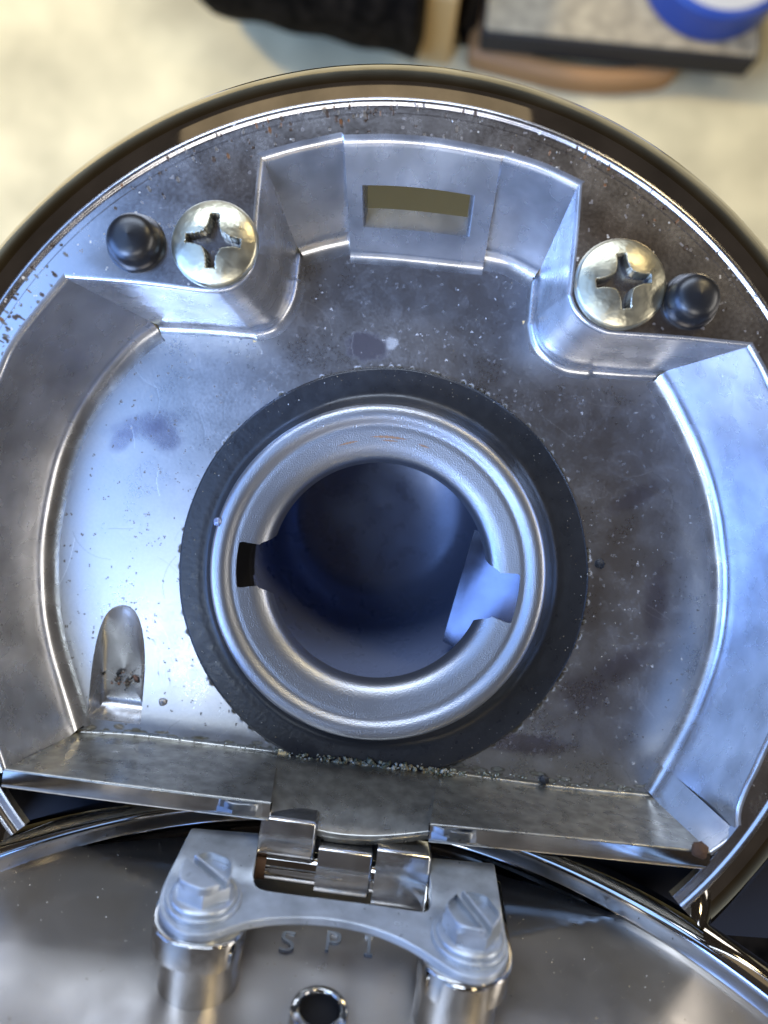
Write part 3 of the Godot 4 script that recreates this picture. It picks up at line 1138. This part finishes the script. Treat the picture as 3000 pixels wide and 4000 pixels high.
# ---------------------------------------------------------------- neck and gasket
func build_neck() -> void:
	var base := Vector3(NECK.x, -64.0, NECK.y)
	var root := thing("fuel_filler_neck", "rolled grey metal fuel filler neck with two bayonet notches rising through the rubber ring", "filler neck", base)
	var a := Acc.new()
	var prof := rounded([Vector3(33.0, -33, 0), Vector3(33.0, -19.5, 1.5), Vector3(34.8, -16.2, 1.6), Vector3(34.7, -12.2, 2.6), Vector3(32.2, -11.6, 2.2), Vector3(30.3, -12.9, 0.9), Vector3(29.6, -12.75, 0.6), Vector3(25.6, -13.5, 1.4), Vector3(23.4, -15.0, 2.0), Vector3(22.9, -18.4, 0)], 7)
	# arc length along the sheet, so that the notches cut it square
	var len_at := PackedFloat32Array([0.0])
	for i in prof.size() - 1:
		len_at.append(len_at[i] + prof[i].distance_to(prof[i + 1]))
	var total := len_at[len_at.size() - 1]
	var at_len := func(s: float) -> Vector2:
		for i in prof.size() - 1:
			if s <= len_at[i + 1]:
				return prof[i].lerp(prof[i + 1], (s - len_at[i]) / (len_at[i + 1] - len_at[i]))
		return prof[prof.size() - 1]
	var len_of_r := func(r: float) -> float:
		for i in range(prof.size() - 1, 0, -1):
			if prof[i].x <= r and prof[i - 1].x > r:
				return lerpf(len_at[i], len_at[i - 1], (r - prof[i].x) / (prof[i - 1].x - prof[i].x))
		return total
	var cut: float = len_of_r.call(29.2)
	var mouth: float = len_of_r.call(25.2)
	# angles, crowded at the notch corners
	var angs := []
	var notches := [[deg_to_rad(183.2), deg_to_rad(9.6)], [deg_to_rad(11.0), deg_to_rad(10.4)]]
	for i in 720:
		angs.append(TAU * i / 720.0)
	for nt in notches:
		for sgn in [-1.0, 1.0]:
			for dd in [-0.012, -0.006, -0.002, 0.0, 0.002, 0.006, 0.012]:
				angs.append(fposmod(nt[0] + sgn * nt[1] + dd, TAU))
	angs.sort()
	var limit := func(f: float) -> float:
		var out := total
		for nt in notches:
			var d: float = absf(wrapf(f - nt[0], -PI, PI)) - nt[1]
			if d < -0.012:
				out = minf(out, cut)
			elif d < 0.0:
				out = minf(out, lerpf(cut + 1.0, cut, sqrt(clampf(-d / 0.012, 0, 1))))
			elif d < 0.002:
				out = minf(out, lerpf(cut + 1.0, mouth, d / 0.002))
			elif d < 0.11:
				out = minf(out, lerpf(mouth, total, pow((d - 0.002) / 0.108, 1.5)))
		return out
	var rows := []
	var k := 84
	var thick := 1.1
	for i in k + 1:
		rows.append(PackedVector3Array())
	var inner := []
	for i in 9:
		inner.append(PackedVector3Array())
	for f: float in angs:
		var lim: float = limit.call(f)
		for i in k + 1:
			var s := minf(total * i / float(k), lim)
			var p: Vector2 = at_len.call(s)
			rows[i].append(Vector3(NECK.x + p.x * cos(f), p.y, NECK.y + p.x * sin(f)))
		for i in 9:
			var s := lim - i * 0.9
			var p: Vector2 = at_len.call(maxf(s, 0))
			var t := ((at_len.call(minf(maxf(s, 0) + 0.2, total)) as Vector2) - (at_len.call(maxf(s - 0.2, 0)) as Vector2)).normalized()
			var nn := Vector2(t.y, -t.x)
			var q := p - nn * thick
			inner[i].append(Vector3(NECK.x + q.x * cos(f), q.y, NECK.y + q.x * sin(f)))
	var edge := [rows[k].duplicate(), inner[0].duplicate()]
	a.grid(rows, true)
	a.grid(edge, true)
	a.grid(inner, true)
	commit(a, "lip_ring", M.neck, root, base)

	for st in [[252.0, 262.0, 27.3, 0.22], [266.0, 283.0, 27.9, 0.3], [271.0, 279.0, 27.2, 0.2], [287.0, 293.0, 27.6, 0.22], [62.0, 71.0, 34.35, 0.4]]:
		var rs := Acc.new()
		var rows_r := []
		for q in 3:
			var row := PackedVector3Array()
			for j in 25:
				var f := deg_to_rad(lerpf(st[0], st[1], j / 24.0))
				var r: float = st[2] + (q - 1) * st[3] * sin(PI * j / 24.0) * (0.8 + 0.35 * sin(j * 1.9))
				var h: float = (at_len.call(len_of_r.call(r)) as Vector2).y if r < 31.0 else -13.2 - (r - 34.35) * 1.2
				row.append(Vector3(NECK.x + r * cos(f), h + 0.03, NECK.y + r * sin(f)))
			rows_r.append(row)
		rs.grid(rows_r)
		commit(rs, "rust_streak", M.light_rust, root, base)

	var th := Acc.new()
	var rows_t := []
	for p in rounded([Vector3(29.0, -29.0, 0), Vector3(28.8, -32.0, 0.5), Vector3(27.0, -62.0, 8), Vector3(14.0, -66.0, 12), Vector3(0.02, -66.5, 0)], 9):
		var row := PackedVector3Array()
		var shift := 14.0 * clampf((-22.0 - p.y) / 44.0, 0.0, 1.0)
		for j in 140:
			var f := TAU * j / 140.0
			row.append(Vector3(NECK.x + p.x * cos(f), p.y, NECK.y - shift + p.x * sin(f)))
		rows_t.append(row)
	th.grid(rows_t, true)
	commit(th, "throat_pipe", M.throat, root, base)
	var tc := Acc.new()
	lathe(tc, rounded([Vector3(32.3, -16.6, 0), Vector3(32.5, -26.0, 0.5), Vector3(28.9, -27.5, 0.5), Vector3(28.6, -30.5, 0)], 3), NECK, 120)
	commit(tc, "throat_collar", M.dark, root, base)  # black colour paints the shade seen through the notch
	# plate added inside on the right to imitate light on the pipe wall
	var bf := Acc.new()
	var rows_b := []
	for i in 9:
		var row := PackedVector3Array()
		for j in 9:
			var u := i / 8.0
			var w := j / 8.0
			var p := Vector3(20.4, -27.0, 4.0).lerp(Vector3(13.6, -32.0, 30.0), u)
			var q := Vector3(33.5, -18.5, 9.0).lerp(Vector3(25.0, -20.0, 36.0), u)
			row.append(p.lerp(q, w) + Vector3(0, -1.7 * sin(PI * w) * (0.6 + 0.4 * u), 0))
		rows_b.append(row)
	bf.grid(rows_b)
	commit(bf, "added_glint_plate", M.glint_plate, root, base)

	var gb := Vector3(GASKET.x, FLOOR_Y, GASKET.y)
	var g := thing("rubber_gasket", "flat black rubber ring lying on the bowl floor round the filler neck", "gasket", gb)
	var ga := Acc.new()
	var gp := rounded([Vector3(45.05, -23.98, 0), Vector3(45.05, -23.1, 0.35), Vector3(44.6, -22.7, 0.3), Vector3(40.9, -22.55, 0.6), Vector3(38.4, -22.7, 1.2), Vector3(36.4, -20.6, 1.2), Vector3(34.6, -19.6, 0.8), Vector3(32.6, -19.8, 0)], 5)
	var rows_g := []
	for p in gp:
		var row := PackedVector3Array()
		for j in 300:
			var f := TAU * j / 300.0
			var wob := 1.0 + 0.0012 * sin(7 * f) + 0.0009 * sin(17 * f + 1.0)
			var r := p.x * wob
			var cc := GASKET.lerp(NECK, clampf((41.0 - p.x) / 8.0, 0, 1))
			row.append(Vector3(cc.x + r * cos(f), p.y, cc.y + r * sin(f)))
		rows_g.append(row)
	ga.grid(rows_g, true)
	commit(ga, "ring_body", M.rubber, g, gb)


# ---------------------------------------------------------------- lid
func L(u: float, v_: float, w: float) -> Vector3:
	return LID_C + LID_U * u + LID_V * v_ + LID_W * w


func build_lid() -> void:
	var base := L(-3.5, -93.0, -3.0)
	var root := thing("hinged_round_lid", "open round chrome lid standing on its hinge, with a bolted bracket on two posts", "fuel door lid", base)
	# rolled rim and outer shell
	var a := Acc.new()
	var prof := PackedVector2Array()
	prof.append(Vector2(LID_R - 8.2, -3.4))
	prof.append(Vector2(LID_R - 7.9, -2.6))
	for i in 17:
		var f := PI - PI * i / 16.0
		prof.append(Vector2(LID_R - 3.9 + 3.9 * cos(f), -1.0 + 3.2 * sin(f)))
	for p in [Vector2(LID_R - 0.3, -5.0), Vector2(LID_R - 3.0, -9.0), Vector2(LID_R - 14.0, -14.0), Vector2(LID_R - 45.0, -19.0), Vector2(0.02, -21.0)]:
		prof.append(p)
	turned(a, prof, LID_C, LID_U, LID_V, LID_W, 360)
	commit(a, "rolled_rim", M.chrome, root, base)
	# dished inner panel, folded down along two creases towards the hinge
	var pn := Acc.new()
	pn.uv_u = LID_U
	pn.uv_v = LID_V
	var rows := []
	for i in 121:
		var r := (LID_R - 7.9) * i / 120.0
		var row := PackedVector3Array()
		for j in 280:
			var f := TAU * j / 280.0
			var u := r * cos(f)
			var w := r * sin(f)
			row.append(L(u, w, lid_height(u, w)))
		rows.append(row)
	pn.grid(rows, true)
	commit(pn, "inner_panel", M.lid, root, base)

	# two posts with the bracket plate bolted on them
	for c in [Vector2(-24.9, -44.6), Vector2(18.6, -43.4)]:
		var pa := Acc.new()
		turned(pa, rounded([Vector3(6.95, -4.4, 0), Vector3(6.75, 8.4, 0.4), Vector3(6.0, 8.7, 0.2), Vector3(0.02, 8.7, 0)], 5), L(c.x, c.y, 0), LID_U, LID_V, LID_W, 72)
		commit(pa, "post", M.chrome, root, base)
	for sgn in [-1.0, 1.0]:
		var ar := Acc.new()
		var cx := -24.9 if sgn < 0 else 18.6
		var o := soft_outline([Vector3(cx - sgn * 5.5, -62.0, 0.8), Vector3(cx + sgn * 8.9, -62.6, 0.8), Vector3(cx + sgn * 8.2, -37.2, 8.0), Vector3(cx - sgn * 8.0, -37.0, 8.0)], 6)
		prism(ar, o, 4.2, 9.2, 0.5, LID_C, LID_U, LID_V, LID_W, true)
		commit(ar, "hinge_arm", M.chrome, root, base)
	var bp := Acc.new()
	var outline := soft_outline([
		Vector3(-33.0, -63.7, 0.8), Vector3(-19.9, -64.9, 0.8), Vector3(-18.7, -53.0, 0.0), Vector3(-17.6, -49.6, 2.6), Vector3(-8.0, -49.6, 3.0), Vector3(2.0, -49.8, 3.0), Vector3(12.6, -49.6, 1.6), Vector3(13.3, -52.0, 0.0), Vector3(13.5, -64.4, 0.8), Vector3(26.4, -65.4, 0.8),
		Vector3(25.9, -47.4, 2.0), Vector3(26.2, -42.5, 3.0), Vector3(22.6, -37.2, 4.0), Vector3(17.6, -36.8, 3.0), Vector3(14.2, -39.0, 3.0), Vector3(9.5, -42.3, 3.0), Vector3(3.5, -44.5, 3.0), Vector3(-3.0, -45.2, 3.0), Vector3(-9.5, -44.6, 3.0), Vector3(-15.5, -43.0, 3.0), Vector3(-20.0, -40.4, 3.0), Vector3(-22.6, -38.2, 3.0), Vector3(-27.5, -37.6, 4.0), Vector3(-32.4, -42.0, 4.0), Vector3(-33.2, -48.0, 2.0)], 5)
	prism(bp, outline, 9.25, 10.7, 0.3, LID_C, LID_U, LID_V, LID_W, true)
	commit(bp, "bracket_plate", M.zinc, root, base)
	# flanged hex bolts with a screwdriver slot
	for bo in [[Vector2(-25.6, -45.6), 38.0, 0.35], [Vector2(19.3, -44.6), 62.0, 0.1]]:
		var c: Vector2 = bo[0]
		var bolt := Node3D.new()
		bolt.name = numbered("bolt", root)
		root.add_child(bolt, true)
		var wa := Acc.new()
		turned(wa, rounded([Vector3(6.3, 10.7, 0), Vector3(6.3, 11.4, 0.2), Vector3(6.1, 11.55, 0.1), Vector3(0.02, 11.55, 0)], 3), L(c.x, c.y, 0), LID_U, LID_V, LID_W, 60)
		commit(wa, "washer", M.zinc, bolt, base)
		var ha := Acc.new()
		turned(ha, rounded([Vector3(5.6, 11.6, 0), Vector3(5.5, 12.2, 0.25), Vector3(4.7, 12.6, 0.3), Vector3(0.02, 12.8, 0)], 4), L(c.x, c.y, 0), LID_U, LID_V, LID_W, 60)
		var hex := PackedVector2Array()
		for k in 6:
			hex.append(c + Vector2.from_angle(bo[2] + TAU * k / 6.0) * 4.8)
		prism(ha, hex, 12.3, 14.9, 0.05, LID_C, LID_U, LID_V, LID_W)
		var dir := Vector2.from_angle(deg_to_rad(bo[1]))
		var nrm := Vector2(-dir.y, dir.x)
		var cap := PackedVector2Array()
		for k in 36:
			var ang := TAU * k / 36.0
			var sect := fposmod(ang - bo[2], TAU / 6.0) - TAU / 12.0
			var rr := minf(4.55, 4.9 * cos(TAU / 12.0) / cos(sect))
			cap.append(c + Vector2.from_angle(ang) * rr)
		for sg in [-1.0, 1.0]:
			var half := PackedVector2Array([c + nrm * sg * 0.65 + dir * 9, c + nrm * sg * 9 + dir * 9, c + nrm * sg * 9 - dir * 9, c + nrm * sg * 0.65 - dir * 9])
			for piece in Geometry2D.intersect_polygons(cap, half):
				prism(ha, piece, 14.85, 16.4, 0.3, LID_C, LID_U, LID_V, LID_W)
		commit(ha, "hex_head", M.zinc, bolt, base)
	# threaded boss with a hole
	var bs := Acc.new()
	turned(bs, rounded([Vector3(4.9, -4.4, 0), Vector3(4.7, -0.2, 0.5), Vector3(3.5, 0.1, 0.3), Vector3(3.2, -0.6, 0)], 5), L(-3.8, -38.4, 0), LID_U, LID_V, LID_W, 60)
	var boss := commit(bs, "boss", M.chrome, root, base)
	var bo2 := Acc.new()
	turned(bo2, PackedVector2Array([Vector2(3.3, -0.35), Vector2(3.1, -0.9), Vector2(3.0, -3.0), Vector2(0.02, -3.1)]), L(-3.8, -38.4, 0), LID_U, LID_V, LID_W, 40)
	commit(bo2, "bore", M.dark, boss, base)  # hole lined in black, its shade put into the colour
	# raised letters
	var font := SystemFont.new()
	font.font_names = PackedStringArray(["Droid Sans"])
	for t in [["S", -11.2, -54.0], ["P", -3.0, -55.4], ["I", 3.8, -55.6]]:
		var tm := TextMesh.new()
		tm.text = t[0]
		tm.font = font
		tm.font_size = 32
		tm.pixel_size = 0.0045 / 23.0
		tm.depth = 0.0008
		tm.curve_step = 1.0
		var o := MeshInstance3D.new()
		o.name = numbered("raised_letter", root)
		o.mesh = tm
		o.material_override = M.zinc
		root.add_child(o, true)
		o.transform = Transform3D(Basis(LID_U, -LID_V, LID_W), (L(t[1], t[2], lid_height(t[1], t[2]) + 0.15) - base) * S)


func lid_height(u: float, v_: float) -> float:
	var line := -61.0 - 0.42 * maxf(absf(u + 2.0) - 33.0, 0.0) - 2.0
	var d := line - v_
	if absf(u + 2.0) < 33.0:
		d = -100.0 if v_ > -60.0 else d
	var k := clampf(d / 1.5, 0.0, 1.0)
	var drop := k * k * (3.0 - 2.0 * k) * 0.5 + maxf(0.0, d - 0.6) * 0.16
	return -3.2 - clampf(drop, 0.0, 4.0)


# ---------------------------------------------------------------- background
func build_ground() -> void:
	var y := -720.0
	var ga := Acc.new()
	ga.flat(PackedVector3Array([Vector3(-9000, y, -9000), Vector3(9000, y, -9000), Vector3(9000, y, 9000), Vector3(-9000, y, 9000)]), PackedInt32Array([0, 1, 2, 0, 2, 3]), Vector3.UP)
	var g := commit(ga, "ground", M.concrete, self)
	g.set_meta("kind", "structure")

	# black ribbed boot lying at the back
	var fx := Vector3(0.985, 0, 0.17).normalized()
	var fz := Vector3(-0.17, 0, 0.985).normalized()
	var bb := Vector3(-50, y, -572)
	var bt := thing("ribbed_rubber_boot", "blurred black ribbed rubber boot lying on the pale ground behind the chrome ring", "rubber boot", bb)
	var prof := PackedVector2Array([Vector2(0.1, -190), Vector2(30, -186), Vector2(58, -165), Vector2(74, -140)])
	for i in 90:
		var t := i / 89.0
		prof.append(Vector2(80.0 + 10.0 * t + 1.6 * sin(t * 20.0), -130.0 + 230.0 * t))
	prof.append(Vector2(70, 105))
	prof.append(Vector2(0.1, 106))
	var ba := Acc.new()
	turned(ba, prof, bb + Vector3(0, 97, -32), Vector3.UP, fz, fx, 60)
	commit(ba, "ribbed_body", M.bellows, bt, bb)
	var ca := Acc.new()
	turned(ca, rounded([Vector3(0.1, -222, 0), Vector3(30, -222, 10), Vector3(40, -196, 12), Vector3(44, -160, 0)], 5), bb + Vector3(0, 97, -40), Vector3.UP, fz, fx, 40)
	commit(ca, "end_cap", M.card, bt, bb)

	# flat mat added to stand for the black shade at the lower right
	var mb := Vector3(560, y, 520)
	var mt := thing("added_shade_mat", "flat black mat added on the ground in place of shade past the right end of the lid rim", "mat", mb)
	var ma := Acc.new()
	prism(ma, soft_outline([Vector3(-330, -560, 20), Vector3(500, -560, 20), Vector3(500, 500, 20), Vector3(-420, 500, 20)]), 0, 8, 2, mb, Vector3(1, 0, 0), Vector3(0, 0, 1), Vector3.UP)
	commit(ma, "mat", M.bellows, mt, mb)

	# block of pale wood and a dark bar beside it
	var wb := Vector3(60, y, -565)
	var w := thing("pale_wood_block", "blurred upright block of pale yellow wood between the black boot and the board", "wood block", wb)
	var wa := Acc.new()
	prism(wa, soft_outline([Vector3(-22, -70, 8), Vector3(22, -70, 8), Vector3(22, 26, 8), Vector3(-22, 26, 8)]), 0, 110, 6, wb, Vector3(1, 0, 0.1).normalized(), Vector3(-0.1, 0, 1).normalized(), Vector3.UP)
	commit(wa, "block", M.pale_wood, w, wb)
	var db := Vector3(97, y, -580)
	var dk := thing("dark_metal_bar", "blurred dark upright bar between the pale wood block and the board", "metal bar", db)
	var da := Acc.new()
	prism(da, soft_outline([Vector3(-9, -60, 3), Vector3(9, -60, 3), Vector3(9, 20, 3), Vector3(-9, 20, 3)]), 0, 105, 3, db, Vector3(1, 0, -0.15).normalized(), Vector3(0.15, 0, 1).normalized(), Vector3.UP)
	commit(da, "bar", M.bellows, dk, db)

	# brown plank, board on it, blue roll on the board
	var px := Vector3(0.995, 0, 0.1).normalized()
	var pz := Vector3(-0.1, 0, 0.995).normalized()
	var kb := Vector3(238, y, -527)
	var kp := thing("brown_wood_plank", "blurred rounded plank of reddish brown wood lying under the dark edged board", "plank", kb)
	var ka := Acc.new()
	prism(ka, soft_outline([Vector3(-140, -120, 10), Vector3(130, -120, 10), Vector3(110, 10, 30), Vector3(0, 30, 60), Vector3(-140, 8, 10)], 8), 0, 32, 12, kb, px, pz, Vector3.UP)
	commit(ka, "plank", M.brown_wood, kp, kb)
	var ob := Vector3(276, y + 32.0, -541)
	var od := thing("work_board", "blurred beige topped board with a dark front edge carrying the blue roll", "board", ob)
	var oa := Acc.new()
	prism(oa, soft_outline([Vector3(-165, -260, 4), Vector3(145, -260, 4), Vector3(145, 24, 6), Vector3(-165, 24, 6)]), 0, 30, 2, ob, px, pz, Vector3.UP)
	commit(oa, "board_edge", M.board_edge, od, ob)
	var ot := Acc.new()
	prism(ot, soft_outline([Vector3(-162, -257, 4), Vector3(142, -257, 4), Vector3(142, 20, 6), Vector3(-162, 20, 6)]), 30, 31.5, 0.6, ob, px, pz, Vector3.UP)
	commit(ot, "board_top", M.board, od, ob)
	var tb := Vector3(364, y + 63.6, -600)
	var tr := thing("blue_roll", "blurred bright blue round roll with a pale top standing on the board", "roll", tb)
	var ta := Acc.new()
	lathe(ta, rounded([Vector3(76, 0, 0), Vector3(79, 2, 2), Vector3(79, 40, 3), Vector3(72, 43, 0)], 4), Vector2.ZERO, 90)
	commit(ta, "blue_side", M.blue, tr, Vector3.ZERO)
	var tt := Acc.new()
	lathe(tt, rounded([Vector3(72.0, 42.9, 0), Vector3(68, 43.6, 1), Vector3(36, 43.6, 1), Vector3(35, 40, 1), Vector3(35, 2, 0)], 4), Vector2.ZERO, 90)
	commit(tt, "pale_top", M.card, tr, Vector3.ZERO)


# ---------------------------------------------------------------- loose grit
func flake(k: int) -> ArrayMesh:
	var st := SurfaceTool.new()
	st.begin(Mesh.PRIMITIVE_TRIANGLES)
	var r := RandomNumberGenerator.new()
	r.seed = k
	var ring := []
	for i in 5:
		ring.append(Vector3(cos(TAU * i / 5.0) * r.randf_range(0.5, 1.1), r.randf_range(-0.1, 0.25), sin(TAU * i / 5.0) * r.randf_range(0.4, 1.0)))
	var top := Vector3(r.randf_range(-0.2, 0.2), 0.6, r.randf_range(-0.2, 0.2))
	var low := Vector3(0, -0.3, 0)
	for i in 5:
		for p in [ring[i], ring[(i + 1) % 5], top, ring[(i + 1) % 5], ring[i], low]:
			st.add_vertex(p * S)
	st.generate_normals()
	return st.commit()


func scatter(called: String, label: String, spots: Array, mesh: Mesh) -> void:
	var mm := MultiMesh.new()
	mm.transform_format = MultiMesh.TRANSFORM_3D
	mm.use_colors = true
	mm.mesh = mesh
	mm.instance_count = spots.size()
	for i in spots.size():
		var s = spots[i]
		var bas := Basis(Vector3.UP, rng.randf() * TAU) * Basis(Vector3.RIGHT, rng.randf_range(-0.4, 0.4))
		bas = bas.scaled_local(Vector3(s[1] * rng.randf_range(0.7, 1.6), s[1] * 0.7, s[1]))
		mm.set_instance_transform(i, Transform3D(bas, s[0] * S))
		mm.set_instance_color(i, s[2])
	var o := MultiMeshInstance3D.new()
	o.name = numbered(called, self)
	o.multimesh = mm
	o.material_override = M.dust
	add_child(o, true)
	tag(o, label, "grit")
	o.set_meta("kind", "stuff")


func build_grit() -> void:
	var tones := [Color(0.5, 0.44, 0.33), Color(0.36, 0.29, 0.19), Color(0.62, 0.6, 0.55), Color(0.06, 0.05, 0.045), Color(0.2, 0.15, 0.09)]
	var spots := []
	while spots.size() < 380:
		var p := Vector2(rng.randf_range(-74, 74), rng.randf_range(-56, 62))
		var dg := p.distance_to(GASKET)
		if dg < 45.5 or p.distance_to(Vector2(0, 13)) > 73.0 or p.y < -38 and (p.x < -16 or p.x > 31) or p.y > 52.0 + 0.11 * p.x:
			continue
		if p.x < 20 and rng.randf() < 0.75:
			continue
		var t: Color = tones[rng.randi() % (3 if p.x > 0 else 5)]
		spots.append([Vector3(p.x, FLOOR_Y + 0.06, p.y), 0.04 + 0.12 * pow(rng.randf(), 4.0), t])
	for i in 420:
		var f := rng.randf() * TAU
		var r := 41.2 + 3.6 * rng.randf()
		if rng.randf() < 0.15:
			r = rng.randf_range(45.1, 45.9)
		spots.append([Vector3(GASKET.x + r * cos(f), -22.55 if r < 45 else FLOOR_Y + 0.2, GASKET.y + r * sin(f)), 0.05 + 0.14 * pow(rng.randf(), 2.5), tones[rng.randi() % 5]])
	for i in 260:
		var f := deg_to_rad(rng.randf_range(150, 395))
		spots.append([Vector3(RIM.x + rng.randf_range(79.8, 85.0) * cos(f), 0.1, RIM.y + rng.randf_range(79.8, 85.0) * sin(f)), 0.05 + 0.14 * pow(rng.randf(), 3.0), tones[rng.randi() % 5]])
	scatter("dust_grit", "fine pale dust and grit scattered over the bowl floor, the rubber ring and the ledge", spots, flake(1))
	# crumbs of corrosion along the foot of the hinge wall
	var crumbs := []
	for i in 700:
		var t := rng.randf()
		var p := Vector2(-66, 48.4).lerp(Vector2(58, 62.0), t)
		var near := exp(-pow((p.x - 0.0) / 20.0, 2.0))
		if rng.randf() > 0.25 + near:
			continue
		var c: Color = [Color(0.33, 0.34, 0.26), Color(0.5, 0.52, 0.47), Color(0.22, 0.19, 0.12), Color(0.12, 0.14, 0.1)][rng.randi() % 4]
		var lift := 1.5 if absf(p.x + 1.0) < 21.0 else 0.1
		crumbs.append([Vector3(p.x, FLOOR_Y + lift + 0.5 * rng.randf(), p.y - 0.9 + 1.3 * rng.randf()), 0.2 + 0.75 * near * rng.randf(), c])
	scatter("corrosion_crumbs", "greenish grey crumbs of corrosion along the foot of the hinge wall below the rubber ring", crumbs, flake(2))

	# loose dirt in the drain hollow
	var dirt := []
	for i in 48:
		var p := Vector2(-59.0, 37.5) + Vector2(rng.randfn(0, 2.2), rng.randfn(0, 1.2))
		var c: Color = [Color(0.3, 0.28, 0.24), Color(0.1, 0.08, 0.06), Color(0.03, 0.03, 0.03), Color(0.22, 0.12, 0.08)][rng.randi() % 4]
		dirt.append([Vector3(p.x, FLOOR_Y - 4.6 - 0.2 * (p.y - 37.5) + 0.3 * rng.randf(), p.y), 0.18 + 0.6 * pow(rng.randf(), 3.0), c])
	scatter("dirt_clump", "grey and black dirt caught in the arched drain hollow at the lower left", dirt, flake(3))
	# dust on the inside of the lid
	var lid_dust := []
	while lid_dust.size() < 700:
		var u := rng.randf_range(-75, 80)
		var w := rng.randf_range(-90, -20)
		if Vector2(u, w).length() > 91.0:
			continue
		lid_dust.append([L(u, w, lid_height(u, w) + 0.05), 0.05 + 0.14 * pow(rng.randf(), 2.5), tones[rng.randi() % 3]])
	scatter("lid_dust", "fine pale dust specks sticking to the inner face of the open lid", lid_dust, flake(4))

	# single crumbs that can be told apart
	for c in [
		[Vector3(47.7, FLOOR_Y, 11.4), 1.1, "black_crumb", "black crumb on the bowl floor just right of the rubber ring", M.grit],
		[Vector3(35.3, FLOOR_Y + 0.3, 59.0), 1.0, "black_crumb", "black crumb against the foot of the hinge wall at the right", M.grit],
		[Vector3(-34.0, -12.4, 2.0), 0.9, "grey_crumb", "small grey crumb stuck on the left edge of the neck lip", M.throat],
		[Vector3(59.0, 0.4, 63.0), 1.5, "brown_crumb", "brown rusty crumb at the right end of the hinge flange", M.rust],
		[Vector3(-48.9, FLOOR_Y, 42.0), 0.9, "pale_crumb", "small pale blob on the bowl floor right of the drain hollow", M.neck],
	]:
		var a := Acc.new()
		var rows := []
		var f := FastNoiseLite.new()
		f.seed = int(c[1] * 1000) + int(c[0].x)
		f.frequency = 0.6
		for i in 9:
			var row := PackedVector3Array()
			var t := PI * i / 8.0
			for j in 14:
				var q := Vector3(sin(t) * cos(TAU * j / 14.0), cos(t), sin(t) * sin(TAU * j / 14.0))
				var r: float = c[1] * (1.0 + 0.4 * f.get_noise_3dv(q * 2.0))
				row.append(c[0] + Vector3(q.x * r, q.y * r * 0.7 + 0.2, q.z * r))
			rows.append(row)
		a.grid(rows, true)
		var o := commit(a, c[2], c[4], self, c[0])
		o.position = c[0] * S
		tag(o, c[3], "crumb")
